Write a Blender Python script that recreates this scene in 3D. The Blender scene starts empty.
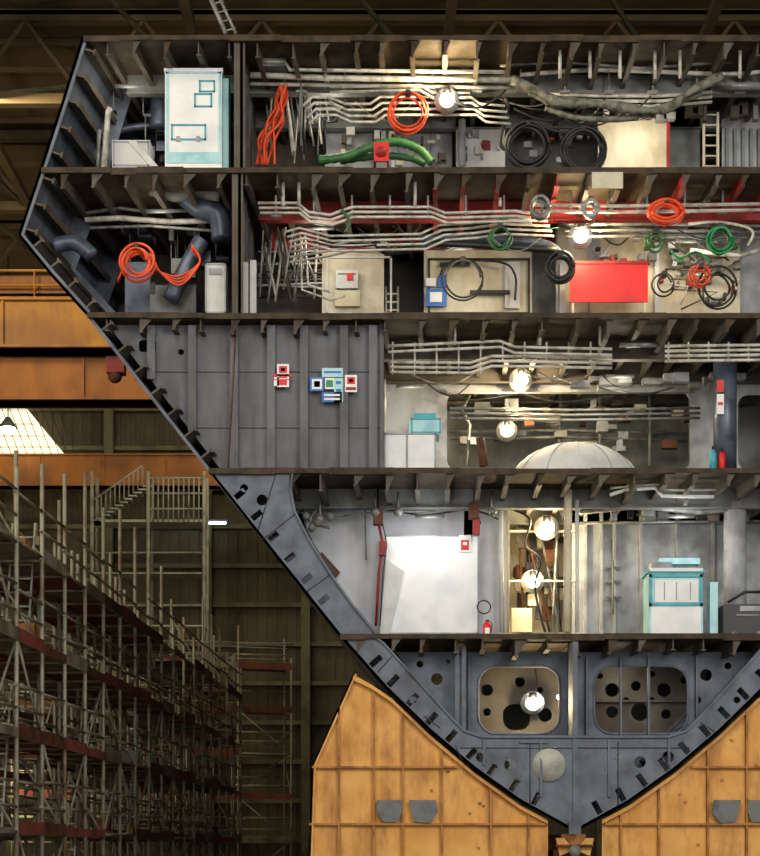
import bpy, math, random
from mathutils import Vector, Matrix
from mathutils.geometry import tessellate_polygon
random.seed(7)
F=1600.0; D=32.0; HZ=850.0; CZ=1.6
def sc(y): return F/(D+y)
def X(px,y=0): return (px-380)/sc(y)
def Z(py,y=0): return CZ+(HZ-py)/sc(y)
def P(px,py,y=0): return Vector((X(px,y),y,Z(py,y)))
def lin(c):
    return tuple(((v/255)/12.92 if v/255<=0.04045 else ((v/255+0.055)/1.055)**2.4) for v in c)
# ---------------------------------------------------------------- materials
MATS={}
def mat(name,c,c2=None,rough=0.6,metal=0.0,scale=3.0,lo=0.45,hi=0.65,bump=0.0,emit=0,detail=6,stretch=(1,1,1),grime=0.0,gcol=(52,40,28),gscale=0.9):
    if name in MATS: return MATS[name]
    m=bpy.data.materials.new(name); m.use_nodes=True; nt=m.node_tree
    b=nt.nodes["Principled BSDF"]
    b.inputs["Roughness"].default_value=rough; b.inputs["Metallic"].default_value=metal
    c=lin(c)+(1,)
    b.inputs["Base Color"].default_value=c
    if c2 is None: c2v=tuple(v*0.7 for v in c[:3])+(1,)
    else: c2v=lin(c2)+(1,)
    tc=nt.nodes.new("ShaderNodeTexCoord"); mp=nt.nodes.new("ShaderNodeMapping")
    mp.inputs["Scale"].default_value=stretch
    nt.links.new(tc.outputs["Object"],mp.inputs["Vector"])
    n=nt.nodes.new("ShaderNodeTexNoise"); n.inputs["Scale"].default_value=scale; n.inputs["Detail"].default_value=detail
    nt.links.new(mp.outputs[0],n.inputs["Vector"])
    r=nt.nodes.new("ShaderNodeValToRGB")
    r.color_ramp.elements[0].position=lo; r.color_ramp.elements[1].position=hi
    r.color_ramp.elements[0].color=c; r.color_ramp.elements[1].color=c2v
    nt.links.new(n.outputs["Fac"],r.inputs["Fac"])
    out=r.outputs["Color"]
    if grime:
        mp2=nt.nodes.new("ShaderNodeMapping"); mp2.inputs["Scale"].default_value=(1.6,1.6,0.55); mp2.inputs["Location"].default_value=(3.1,7.7,1.3)
        nt.links.new(tc.outputs["Object"],mp2.inputs["Vector"])
        n2=nt.nodes.new("ShaderNodeTexNoise"); n2.inputs["Scale"].default_value=gscale; n2.inputs["Detail"].default_value=9; n2.inputs["Roughness"].default_value=0.68
        nt.links.new(mp2.outputs[0],n2.inputs["Vector"])
        mr=nt.nodes.new("ShaderNodeMapRange"); mr.inputs["From Min"].default_value=0.46; mr.inputs["From Max"].default_value=0.68; mr.inputs["To Max"].default_value=grime
        nt.links.new(n2.outputs["Fac"],mr.inputs["Value"])
        mx=nt.nodes.new("ShaderNodeMixRGB"); mx.inputs[2].default_value=lin(gcol)+(1,)
        nt.links.new(mr.outputs[0],mx.inputs[0]); nt.links.new(out,mx.inputs[1]); out=mx.outputs[0]
    nt.links.new(out,b.inputs["Base Color"])
    if bump:
        bp=nt.nodes.new("ShaderNodeBump"); bp.inputs["Strength"].default_value=bump; bp.inputs["Distance"].default_value=0.05
        nt.links.new(n.outputs["Fac"],bp.inputs["Height"]); nt.links.new(bp.outputs[0],b.inputs["Normal"])
    if emit:
        b.inputs["Emission Color"].default_value=c; b.inputs["Emission Strength"].default_value=emit
    MATS[name]=m; return m
steel=mat("hull_steel",(102,111,126),(74,80,92),0.6,0.05,2.5,0.4,0.7,0.1,grime=.5,gcol=(60,58,58))
seam=mat("weld_seam",(62,66,74),(46,46,50),0.7,0.0,4)
dsteel=mat("dark_steel",(88,84,76),(72,58,44),0.7,0.05,2.0,0.4,0.7,0.1,grime=.6)
bsteel=mat("bulkhead_steel",(104,107,114),(84,84,88),0.65,0.0,1.6,0.4,0.7,0.05,stretch=(2,1,0.5),grime=.6,gcol=(58,54,50))
deckm=mat("deck_plate_steel",(82,72,56),(58,46,30),0.75,0.05,3,0.4,0.65,0.1,grime=.6)
edgem=mat("deck_edge_rust",(70,56,40),(40,32,22),0.8,0.0,4,0.4,0.65,0.1)
white=mat("white_paint",(206,208,208),(180,182,182),0.6,0,2,0.45,0.75,grime=.25,gcol=(120,112,98))
wallw=mat("white_primer_wall",(186,190,198),(164,168,178),0.65,0,1.6,0.45,0.75,grime=.4,gcol=(112,104,96))
bwhite=mat("bright_white_panel",(235,237,238),(218,222,226),0.6,0,1.5)
lgray=mat("light_gray_paint",(165,169,174),(130,133,138),0.6,0,2,grime=.45,gcol=(96,88,76))
mgray=mat("mid_gray_paint",(124,128,126),(94,96,94),0.6,0,2,grime=.5,gcol=(66,56,44))
beige=mat("beige_panel",(208,202,180),(182,174,148),0.6,0,2,grime=.4,gcol=(130,112,84))
cream=mat("cream_panel",(214,206,182),(192,182,152),0.6,0,2,grime=.45,gcol=(140,118,84))
redm=mat("red_primer",(156,36,32),(110,28,26),0.6,0,2)
redb=mat("bright_red",(215,26,24),(190,22,20),0.5)
orange=mat("orange_rubber",(225,78,30),(195,58,20),0.5)
green=mat("green_rubber",(40,140,80),(30,110,60),0.5)
dgreen=mat("dark_green_hose",(50,110,60),(36,76,44),0.5)
black=mat("black_rubber",(26,26,28),(18,18,18),0.5)
pipew=mat("pipe_white",(205,203,194),(155,152,140),0.4,0.05,5)
pipeg=mat("pipe_gray",(140,142,140),(96,96,92),0.4,0.2,5)
duct=mat("duct_bluegray",(84,96,114),(58,64,78),0.4,0.2,3,grime=.3)
foil=mat("duct_wrapped_gray",(126,126,114),(82,80,70),0.7,0.1,9,bump=0.8)
cyan=mat("cyan_tape",(60,165,180),(45,140,160),0.5)
lcyan=mat("light_cyan_film",(165,212,218),(135,190,202),0.4)
blue=mat("blue_sign",(40,110,190),(40,100,180),0.5)
yel=mat("crane_yellow",(206,140,28),(170,108,20),0.55,0,0.6,grime=.45,gcol=(112,70,18))
yel2=mat("crane_brown_orange",(166,102,30),(132,76,22),0.6,0,0.6,grime=.45,gcol=(86,52,20))
crad=mat("cradle_yellow",(228,174,98),(208,148,72),0.75,0,1.3,0.35,0.68,0.1,grime=.75,gcol=(140,88,48),gscale=1.1)
crad2=mat("cradle_rib",(176,122,62),(128,82,42),0.75,0,3)
rust=mat("rust_brown",(98,58,36),(58,38,26),0.8,0,3)
scafm=mat("scaffold_tube_steel",(152,150,134),(118,100,80),0.5,0.1,2)
plank=mat("scaffold_plank",(132,68,54),(92,52,42),0.8,0,1.5)
plank2=mat("scaffold_plank_gray",(136,130,110),(92,84,70),0.8,0,1.5)
wallm=mat("hall_wall_cladding",(98,90,68),(74,66,48),0.8,0,0.3,grime=.7,gcol=(36,32,24),gscale=.2)
girt=mat("hall_girt_green",(106,104,76),(80,78,54),0.7,0,1)
roofm=mat("hall_roof",(108,90,60),(74,62,42),0.85,0,0.25)
floorm=mat("concrete_floor",(100,94,82),(72,68,60),0.85,0,0.6,bump=0.1)
stairm=mat("galvanised_stair",(170,172,156),(130,132,118),0.5,0.1,2)
bulbw=mat("lamp_glow_warm",(255,234,175),(255,234,175),0.4,emit=40)
bulbc=mat("lamp_glow_cool",(235,242,255),(235,242,255),0.4,emit=6)
daylight=mat("window_daylight",(255,244,205),(255,244,205),0.4,emit=1.3)
pad=mat("cradle_pad_gray",(112,116,118),(84,88,90),0.8,0,3)
# ---------------------------------------------------------------- mesh builder
HCX=(575-380)/50.0      # hull centreline x
ZD=CZ+(HZ-635)/50.0     # tank-top height
def taper(v):
    # the hull block narrows slightly going aft, and its bottom rises
    x,y,z=v
    y_=max(y,0)
    x=HCX+(x-HCX)*(1-0.0135*y_)
    if z<ZD: z=z+(ZD-z)*0.022*y_
    return (x,y,z)
class B:
    def __init__(s,name,parent=None,tp=False):
        s.name=name; s.parent=parent; s.v=[]; s.f=[]; s.m=[]; s.sm=[]; s.mats=[]; s.tp=tp
    def mi(s,m):
        if m not in s.mats: s.mats.append(m)
        return s.mats.index(m)
    def add(s,vs,fs,m,smooth=False):
        o=len(s.v); i=s.mi(m)
        s.v+= [tuple(v) for v in vs]
        for f in fs: s.f.append(tuple(o+k for k in f)); s.m.append(i); s.sm.append(smooth)
    def box(s,x0,x1,y0,y1,z0,z1,m):
        vs=[(x,y,z) for x in (x0,x1) for y in (y0,y1) for z in (z0,z1)]
        s.add(vs,[(0,1,3,2),(4,6,7,5),(0,4,5,1),(2,3,7,6),(0,2,6,4),(1,5,7,3)],m)
    def pbox(s,p0,p1,q0,q1,y,t,m):
        s.box(X(p0,y),X(p1,y),y,y+t,Z(q1,y),Z(q0,y),m)
    def plate(s,outline,holes,y,t,m):
        loops=[outline]+holes
        tri=tessellate_polygon([[Vector((a,b,0)) for a,b in l] for l in loops])
        flat=[p for l in loops for p in l]; n=len(flat)
        vs=[(a,y,b) for a,b in flat]+[(a,y+t,b) for a,b in flat]
        fs=[tuple(k) for k in tri]+[tuple(n+q for q in reversed(k)) for k in tri]
        o=0
        for l in loops:
            L=len(l)
            for i in range(L):
                j=(i+1)%L; fs.append((o+i,o+j,n+o+j,n+o+i))
            o+=L
        s.add(vs,fs,m)
    def pplate(s,outline,holes,y,t,m):
        c=lambda l:[(X(a,y),Z(b,y)) for a,b in l]
        s.plate(c(outline),[c(h) for h in holes],y,t,m)
    def tube(s,pts,r,m,n=8,cap=True,closed=False):
        pts=[Vector(p) for p in pts]; L=len(pts)
        if L<2: return
        up=None; vs=[]
        for i in range(L):
            if closed: t=pts[(i+1)%L]-pts[(i-1)%L]
            elif i==0: t=pts[1]-pts[0]
            elif i==L-1: t=pts[-1]-pts[-2]
            else: t=(pts[i+1]-pts[i]).normalized()+(pts[i]-pts[i-1]).normalized()
            if t.length<1e-6: t=Vector((1,0,0))
            t.normalize()
            if up is None:
                up=Vector((0,0,1)) if abs(t.z)<0.9 else Vector((0,1,0))
            u=up-t*up.dot(t)
            if u.length<1e-4: u=t.orthogonal()
            u.normalize(); up=u; w=t.cross(u)
            rr=r[i] if isinstance(r,(list,tuple)) else r
            for k in range(n):
                a=2*math.pi*k/n; vs.append(pts[i]+(u*math.cos(a)+w*math.sin(a))*rr)
        fs=[]
        for i in range(L if closed else L-1):
            j=(i+1)%L
            for k in range(n):
                q=(k+1)%n; fs.append((i*n+k,i*n+q,j*n+q,j*n+k))
        if cap and not closed:
            fs.append(tuple(range(n-1,-1,-1))); fs.append(tuple((L-1)*n+k for k in range(n)))
        s.add(vs,fs,m,True)
    def ptube(s,pts,y,rpx,m,n=8,smooth=False):
        ps=[P(p[0],p[1],p[2] if len(p)>2 else y) for p in pts]
        if smooth: ps=cat(ps)
        s.tube(ps,rpx/50.0,m,n)
    def sphere(s,c,r,m,nu=14,nv=9,sx=1,sy=1,sz=1):
        vs=[];fs=[]
        for j in range(nv+1):
            th=math.pi*j/nv
            for i in range(nu):
                a=2*math.pi*i/nu
                vs.append((c[0]+r*sx*math.sin(th)*math.cos(a),c[1]+r*sy*math.sin(th)*math.sin(a),c[2]+r*sz*math.cos(th)))
        for j in range(nv):
            for i in range(nu):
                k=(i+1)%nu; fs.append((j*nu+i,j*nu+k,(j+1)*nu+k,(j+1)*nu+i))
        s.add(vs,fs,m,True)
    def make(s):
        if s.tp: s.v=[taper(v) for v in s.v]
        me=bpy.data.meshes.new(s.name); me.from_pydata(s.v,[],s.f)
        for m in s.mats: me.materials.append(m)
        me.polygons.foreach_set("material_index",s.m); me.polygons.foreach_set("use_smooth",s.sm); me.update()
        ob=bpy.data.objects.new(s.name,me); bpy.context.scene.collection.objects.link(ob)
        if s.parent: ob.parent=s.parent
        return ob
def cat(ps,n=6):
    out=[]
    for i in range(len(ps)-1):
        a=ps[max(i-1,0)];b=ps[i];c=ps[i+1];d=ps[min(i+2,len(ps)-1)]
        for k in range(n):
            t=k/n
            out.append(0.5*((2*b)+(c-a)*t+(2*a-5*b+4*c-d)*t*t+(3*b-a-3*c+d)*t**3))
    out.append(ps[-1]); return out
def empty(name,loc=(0,0,0)):
    e=bpy.data.objects.new(name,None); bpy.context.scene.collection.objects.link(e); return e
def circ(cx,cy,r,n=16,ry=None):
    ry=ry or r
    return [(cx+r*math.cos(2*math.pi*i/n),cy+ry*math.sin(2*math.pi*i/n)) for i in range(n)]
def rrect(x0,x1,y0,y1,r,n=4):
    o=[]
    for cx,cy,a0 in((x1-r,y1-r,0),(x0+r,y1-r,90),(x0+r,y0+r,180),(x1-r,y0+r,270)):
        for i in range(n+1):
            a=math.radians(a0+90*i/n); o.append((cx+r*math.cos(a),cy+r*math.sin(a)))
    return o
# ================================================================ HALL
DH=6.0
b=B("floor"); b.box(-30,34,-42,52,-0.2,0,floorm); b.make()
b=B("wall_back")
b.box(-30,34,50,50.3,0,30,wallm)
for i in range(128):
    x=-30+i*0.5; b.box(x,x+0.22,49.93,50,0,30,wallm)
for z in range(2,30,2): b.box(-30,34,49.6,49.88,z,z+0.22,girt)
for x in range(-29,34,5): b.box(x,x+0.45,49.1,49.6,0,30,girt)
wback=b.make()
b=B("wall_left"); b.box(-30.3,-30,-42,50.3,0,30,wallm)
for z in range(2,30,2): b.box(-30,-29.7,-42,50,z,z+0.22,girt)
b.make()
b=B("wall_right"); b.box(34,34.3,-42,50.3,0,30,wallm)
for z in range(2,30,2): b.box(33.7,34,-42,50,z,z+0.22,girt)
b.make()
b=B("ceiling"); b.box(-30,34,-42,50.3,30,30.3,roofm)
for i in range(46):
    y=-40+i*2; b.box(-30,34,y,y+0.12,29.8,30,roofm)
b.make()
b=B("trim_roof_trusses")
for y in (4,13,22,31,40):
    for zz in (26.8,29.6): b.box(-30,34,y,y+0.35,zz,zz+0.35,roofm)
    x=-30
    while x<33:
        b.tube([(x,y+.17,27),(x+2,y+.17,29.7),(x+4,y+.17,27)],0.12,roofm,6); x+=4
for x in (-22,-14,-6,2,10,18,26):
    b.box(x,x+0.3,-40,50,26.9,27.2,roofm)
    y=4
    while y<40: b.tube([(x,y,27),(x+4,y+4.5,29.7),(x+8,y+9,27)],0.09,girt,6); y+=9
trusses=b.make()
b=B("window_1")
yw=48.9
b.pplate([(-60,392),(18,398),(66,456),(-60,456)],[],yw,0.05,daylight)
for k in range(18):
    p=-60+k*8; b.ptube([(p,456),(p-22,399)],yw-0.05,1.0,roofm,5)
for q in (410,424,436,447): b.ptube([(-60,q),(62-(456-q)*.8,q)],yw-0.05,1.0,roofm,5)
b.make()
b=B("strip_light",wback)
b.ptube([(150,523),(226,523)],48.4,3,bulbc,6); b.pbox(148,228,519,520.5,48.4,0.3,mgray); b.make()
for (px,py,y) in ((12,96,38),(8,428,44)):
    b=B("high_bay_lamp"); c=P(px,py,y)
    b.tube([c+Vector((0,0,0.5)),c+Vector((0,0,0.3)),c],[0.12,0.25,0.45],mgray,14)
    b.sphere(c-Vector((0,0,.05)),0.36,bulbw,sz=0.6)
    b.tube([c+Vector((0,0,0.5)),Vector((c.x,c.y,29.8))],0.03,black,5); b.make()
def crane(name,y,bands,m):
    e=B(name)
    for (q0,q1,t,mm) in bands:
        z1=Z(q0,y); z0=Z(q1,y)
        e.box(-29.6,33.6,y,y+t,z0,z1,mm)
        e.box(-29.6,33.6,y-0.12,y+t+0.12,z1-0.08,z1,mm); e.box(-29.6,33.6,y-0.12,y+t+0.12,z0,z0+0.08,mm)
        for i in range(20):
            x=-29+i*3.1; e.box(x,x+0.06,y-0.08,y,z0,z1,mm)
        for x in (-29.6,33.0): e.box(x,x+.6,y+.1,y+t-.1,0,z0,mm)
    return e
e=crane("overhead_crane_girder",12,[(298,348,0.8,yel)],yel)
z=Z(298,12)
for i in range(40):
    x=-29+i*1.5; e.tube([(x,12.0,z),(x,12.0,z+0.75)],0.03,yel,5)
for h in (0.35,0.75): e.tube([(-29,12,z+h),(33,12,z+h)],0.035,yel,5)
e.box(-29.5,33.5,12.2,12.6,z+0.2,z+0.7,yel2)
e.pbox(106,124,356,372,12.3,0.4,redm); e.ptube([(115,340),(115,358)],12.5,1,black,5); e.sphere(P(115,376,12.5),0.2,rust); e.make()
crane("overhead_crane_girder",24,[(356,400,1.0,yel2)],yel2).make()
crane("crane_runway_beam",46,[(454,486,0.8,yel2)],yel2).make()
b=B("suspension_arm",trusses)
b.ptube([(207,-10),(226,34)],6,3,pipeg,6); b.ptube([(216,-10),(236,34)],6,2,pipeg,6)
for k in range(5): b.ptube([(209+k*4,-5+k*9),(220+k*4,-8+k*9)],6,1.2,pipeg,5)
b.make()
# ================================================================ SHIP HULL
ship=empty("ship_hull_section")
MX=lambda p:1150-p
L=[(82,36),(62,100),(40,168),(18,235),(50,275),(86,315),(148,395),(207,470),(275,556),(338,635),(385,688),(430,732),(475,770),(520,802),(560,824),(575,832)]
full=L+[(MX(a),c) for a,c in reversed(L[:-1])]
b=B("shell_plating",ship,True)
def offset(line,d):
    out=[]
    for i,p in enumerate(line):
        a=line[max(i-1,0)]; c=line[min(i+1,len(line)-1)]
        tx,ty=c[0]-a[0],c[1]-a[1]; l=math.hypot(tx,ty)
        out.append((p[0]+ty/l*d,p[1]-tx/l*d))
    return out
inn=offset(full,3)
for i in range(len(full)-1):
    b.plate([(X(p),Z(q)) for p,q in [full[i],full[i+1],inn[i+1],inn[i]]],[],0,DH,steel)
b.make()
b=B("shell_longitudinals",ship,True)
def walk(line,step,start=10):
    out=[];d=start
    for i in range(len(line)-1):
        a=line[i];c=line[i+1];l=math.hypot(c[0]-a[0],c[1]-a[1])
        while d<l:
            t=d/l; out.append((a[0]+(c[0]-a[0])*t,a[1]+(c[1]-a[1])*t,(c[1]-a[1])/l,-(c[0]-a[0])/l)); d+=step
        d-=l
    return out
W=walk(full,27)
for (x,y,nx,ny) in W:
    tx,ty=-ny,nx
    ln=15; y0=0.02 if y<470 else 0.5
    q=[(x+nx*3,y+ny*3),(x+nx*ln,y+ny*ln),(x+nx*ln+tx*2,y+ny*ln+ty*2),(x+nx*3+tx*2,y+ny*3+ty*2)]
    b.plate([(X(a),Z(c)) for a,c in q],[],y0,DH-0.1-y0,dsteel)
    q=[(x+nx*ln-tx*2,y+ny*ln-ty*2),(x+nx*(ln+2)-tx*2,y+ny*(ln+2)-ty*2),(x+nx*(ln+2)+tx*4,y+ny*(ln+2)+ty*4),(x+nx*ln+tx*4,y+ny*ln+ty*4)]
    b.plate([(X(a),Z(c)) for a,c in q],[],y0,DH-0.1-y0,dsteel)
b.make()
def slot(x,y,nx,ny,d=11,w=3,h=7):
    cx,cy=x+nx*d,y+ny*d; tx,ty=-ny,nx
    return [(cx+nx*h*a+tx*w*c,cy+ny*h*a+ty*w*c) for a,c in((-1,-1),(1,-1),(1,1),(-1,1))]
for k,yy in enumerate((0.0,2.0,4.2)):
    b=B("web_frame_%d"%k,ship,True)
    wp=lambda bb,o,h,m: bb.plate([(X(a),Z(c)) for a,c in o],[[(X(a),Z(c)) for a,c in l] for l in h],yy,0.03,m)
    for mir in (False,True):
        g=(lambda l:[(MX(a),c) for a,c in l]) if mir else (lambda l:l)
        up=L[0:6]
        if k==0:
            ui=offset(up,6); wp(b,g(up+ui[::-1]),[],steel)
        else:
            ui=offset(up,24); wp(b,g(up+ui[::-1]),[],steel)
        up=[(86,315),(148,395),(207,470)]; ui=[(108,318),(166,393),(228,470)]
        if k: wp(b,g(up+ui[::-1]),[],steel)
        out=[(209,472),(275,556),(338,635)]
        inr=[(376,635),(352,606),(330,575),(308,540),(294,512),(290,490),(292,472)]
        hs=[slot(*w,d=11,w=3,h=6) for w in W if w[0]<575 and 484<w[1]<625]
        hs+=[circ(262,500,5.5),circ(244,488,4)]
        wp(b,g(out+inr),[g(h) for h in hs],steel)
        for i in range(len(inr)-1):
            a,c=inr[i],inr[i+1]
            b.plate([(X(p),Z(q)) for p,q in g([a,c,(c[0]+1.5,c[1]-1.5),(a[0]+1.5,a[1]-1.5)])],[],yy-0.08,0.2,steel)
        if k==0:
            for l in ([(262,540),(300,510)],[(306,592),(334,572)],[(276,474),(258,530)]):
                b.tube([(X(p),-.004,Z(q)) for p,q in g(l)],.012,seam,4)
    lo=[p for p in L if p[1]>=635]
    outer=lo+[(MX(a),c) for a,c in reversed(lo[:-1])]
    inner=[(776,637),(765,646),(700,718),(686,732),(668,738),(482,738),(464,732),(450,718),(385,646),(374,637)]
    hs=[slot(*w,d=11,w=3,h=7) for w in W if w[1]>655 and abs(w[0]-575)>25]
    hs+=[circ(p,q,6) for p,q in((510,765),(640,762),(482,757),(668,757))]
    hs+=[circ(413,700,3.5),circ(737,700,3.5)]
    wp(b,outer+inner,hs,steel)
    for i in range(len(inner)-1):
        a,c=inner[i],inner[i+1]
        b.plate([(X(p),Z(q)) for p,q in [a,c,(c[0],c[1]-2.5),(a[0],a[1]-2.5)]],[],yy-0.06,0.18,steel)
    if k==0:
        for l in ([(440,728),(424,716)],[(455,745),(462,760)],[(460,748),(690,748)],[(530,742),(530,806)],[(618,742),(618,806)],[(700,722),(716,733)],[(392,656),(378,672)]):
            b.tube([(X(p),-.004,Z(q)) for p,q in l],.012,seam,4)
        for l in ([(600,758),(606,772)],[(604,757),(610,764),(603,770)],[(614,760),(622,756),(618,770)]):
            b.tube([(X(p),-.004,Z(q)) for p,q in l],.008,lgray,4)
    b.make()
b=B("keel_girder",ship,True)
b.box(X(572.5),X(577.5),-0.03,DH-.1,Z(829),Z(640),steel)
for px in (483,540,608,668): b.pbox(px,px+2.5,740,797 if 530<px<620 else 765,-0.05,0.06,steel)
b.tube([P(549,765,-0.06),P(549,765,-0.02)],0.33,mat("pale_blank_disc",(176,178,170),(146,148,140),0.6),28)
b.pbox(569,581,822,834,-0.1,0.1,steel)
b.pbox(520,548,741,743,-.06,.06,steel)
b.make()
b=B("double_bottom_floor",ship)
yb=0.9
o=[(396,652),(762,652),(702,726),(688,738),(462,738),(448,726)]
hs=[rrect(478,560,666,734,18),rrect(594,688,666,734,18),circ(437,679,6),circ(706,675,6),circ(420,664,3.5),circ(728,666,3.5),circ(462,700,4),circ(466,680,2.5),circ(698,700,3.5),circ(448,662,2.5)]
b.pplate(o,hs,yb,0.03,steel)
for (a0,a1,c0,c1) in((478,560,666,734),(594,688,666,734)):
    rr=rrect(a0,a1,c0,c1,18); b.tube([P(p,q,yb) for p,q in rr],0.03,steel,6,closed=True)
y2=2.1
o=[(435,645),(715,645),(695,715),(680,735),(470,735),(455,715)]
hs=[rrect(503,530,704,730,10),circ(487,690,6),circ(487,712,4),circ(545,715,7),circ(520,682,5),circ(540,690,3),circ(612,690,7),circ(612,712,6),circ(636,686,5),circ(640,712,9),circ(664,690,7),circ(666,714,5),circ(684,680,4),circ(600,676,3),circ(626,700,3),circ(652,674,3),circ(652,700,3)]
b.pplate(o,hs,y2,0.03,dsteel)
b.pplate([(450,650),(700,650),(690,725),(460,725)],[],4.5,.03,mgray)
for p in (458,468,568,586,620,648,696): b.pbox(p,p+2,656,735,yb-0.12,0.12,steel)
for p in (455,462): b.pbox(p,p+4,646,732,0.4,0.05,steel)
for q in (700,): b.pbox(594,688,q,q+2,y2-.12,.12,dsteel)
b.make()
decks=[(38,82,1068),(170,40,1110),(315,86,1064),(470,207,943),(635,338,812)]
dz=[Z(q[0]) for q in decks]
for k,(q,a,c) in enumerate(decks):
    b=B("deck_%d"%k,ship,True)
    z=dz[k]
    b.box(X(a+4),X(c-4),-0.04,DH-0.05,z-0.06,z,deckm)
    p=a+2
    while p<c-6:
        w=random.uniform(20,70); p2=min(p+w,c-2)
        b.box(X(p),X(p2),-0.07-random.uniform(0,.03),-0.035,z-0.07-random.uniform(0,.05),z+0.01+random.uniform(0,.02),edgem); p=p2
    px=a+22
    while px<c-20:
        dp=random.uniform(0.2,0.34)
        j=random.uniform(-3,3)
        lm=redm if k==1 and px>420 and random.random()<.6 else dsteel
        b.box(X(px+j),X(px+j)+0.025,0.03,DH-0.1,z-0.06-dp,z-0.06,lm)
        b.box(X(px+j)-0.03,X(px+j)+0.07,0.03,DH-0.1,z-0.08-dp,z-0.06-dp,lm)
        if random.random()<0.6:
            x=X(px+j); w=random.uniform(.12,.3); h=dp*1.2
            b.plate([(x,z-.06),(x+w,z-.06),(x+w*.4,z-.06-h*.6),(x+.03,z-.06-h),(x,z-.06-h)],[],-.02,.02,random.choice((dsteel,dsteel,edgem)))
        px+=31
    for yy in (1.4,3.0,4.6):
        gm=redm if k==1 and yy<3.5 else (mgray if k in(0,3) else dsteel)
        if k==4: continue
        x0=X(248) if gm is redm else X(a+25,0)
        b.box(x0,X(c-25,0),yy,yy+0.02,z-0.46,z-0.05,gm)
        b.box(x0,X(c-25,0),yy-0.08,yy+0.1,z-0.48,z-0.46,gm)
    b.make()
b=B("longitudinal_bulkheads",ship)
for k,px in ((1,240),(2,238)):
    b.box(X(px),X(px)+0.06,0.0,DH-.1,dz[k],dz[k-1]-0.06,steel)
    for yy in (0.0,0.9,1.8,2.7): b.box(X(px)-0.12,X(px)+0.1,yy,yy+0.04,dz[k],dz[k-1]-0.06,dsteel)
b.box(X(380),X(380)+0.06,0.3,DH-.1,dz[3],dz[2]-.06,bsteel)
b.make()
b=B("transverse_bulkhead",ship)
yb=0.35
hole=[rrect(139,156,340,352,3),circ(181,352,3)]
b.pplate([(108,325),(384,325),(384,476),(226,476)],hole,yb,0.03,bsteel)
for p in (150,191,233,270,303,343,372):
    q1=min(476,325+(p-108)*1.28)
    b.pbox(p,p+2.0,325,q1,yb-0.14,0.14,bsteel); b.pbox(p-3,p+5,325,q1,yb-0.16,0.02,bsteel)
b.ptube([(236,330),(228,470)],yb-0.2,0.7,rust,5)
for q,p0 in ((372,150),(428,195)): b.ptube([(p0,q),(380,q)],yb-.005,.5,seam,4)
b.make()
b=B("aft_closing_plates",ship,True)
pl=lambda pts,yv,m: b.plate([(X(p),Z(q)) for p,q in pts],[],yv,.05,m)
pl([(86,40),(64,100),(44,170),(1106,170),(1086,100),(1064,40)],5.7,mgray)
pl([(44,171),(24,235),(90,314),(1060,314),(1126,235),(1106,171)],5.7,mgray)
pl([(384,316),(1058,316),(940,469),(384,469)],5.7,mgray)
pl([(214,471),(342,634),(808,634),(936,471)],5.7,mgray)
pl([(262,471),(300,520),(348,600),(374,634),(476,634),(476,471)],2.0,wallw)
b.make()
b=B("aft_bulkheads",ship)
def wall(p0,p1,y,k,m,top=None):
    b.box(X(p0,y),X(p1,y),y,y+0.05,dz[k],(dz[k-1]-0.06 if top is None else Z(top,y)),m)
wall(128,250,4.4,1,dsteel); wall(135,250,4.4,2,dsteel)
wall(325,452,3.3,1,lgray); wall(456,505,3.0,1,white); wall(505,600,3.9,1,mgray)
wall(598,670,2.2,1,cream,118); wall(670,700,3.0,1,mgray); wall(722,790,2.8,1,lgray); wall(790,1000,3.5,1,mgray)
wall(255,325,4.0,1,dsteel)
wall(322,384,3.0,2,beige); wall(424,532,3.0,2,beige); wall(532,560,3.2,2,mgray); wall(558,740,2.3,2,cream,222); wall(740,760,2.6,2,lgray)
wall(760,1000,3.5,2,mgray); wall(250,322,4.0,2,dsteel)
yy=3.2
b.pplate([(380,366),(880,366),(880,476),(380,476)],[rrect(447,690,392,470,10),rrect(738,800,395,470,10)],yy,0.04,lgray)
b.pbox(447,690,388,392,yy-.1,0.15,lgray)
wall(464,505,2.0,4,wallw)
yy=3.0
b.plate([(X(572,3),dz[4]),(X(750,3),dz[4]),(X(790,3),dz[3]-.06),(X(572,3),dz[3]-.06)],[],yy,0.04,lgray)
wall(500,580,4.2,4,beige)
b.box(X(505,2.0),X(505,2.0)+0.05,2.0,4.2,dz[4],dz[3]-.06,beige)
for p in (584,600,613,640,676,712,740): b.pbox(p,p+3,512,636,yy-.1,0.1,lgray)
b.make()
def coil(name,px,py,y,rpx,tpx,m,turns=4,spread=3.0,tilt=0.0,ry=1.0):
    b=B(name); pts=[]; n=22
    c=P(px,py,y)
    for i in range(turns*n+1):
        a=2*math.pi*i/n; t=i/(turns*n)
        rr=(rpx+math.sin(a*0.37+px)*spread)/50*(1+y/D)
        pts.append(c+Vector((rr*math.cos(a),(t-.5)*0.2+0.02*math.sin(a*3),rr*ry*math.sin(a)+0.015*math.sin(a*1.3))))
    b.tube(pts,tpx/50,m,6)
    b.box(c.x-0.05,c.x+0.05,y-0.13,y+0.13,c.z+rpx*ry/50-0.03,c.z+rpx*ry/50+0.06,black)
    return b.make()
def rect_outline(b,p0,p1,q0,q1,y,w,m):
    for a in ((p0,p1,q0,q0+w),(p0,p1,q1-w,q1),(p0,p0+w,q0,q1),(p1-w,p1,q0,q1)): b.pbox(*a,y,0.02,m)
b=B("control_cabinet"); y=0.45
b.box(X(165,y),X(222,y),y,y+0.7,dz[1]+.05,Z(70,y),bwhite)
b.box(X(164,y),X(223,y),y-0.02,y+0.72,Z(72,y),Z(68.5,y),bwhite)
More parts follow.
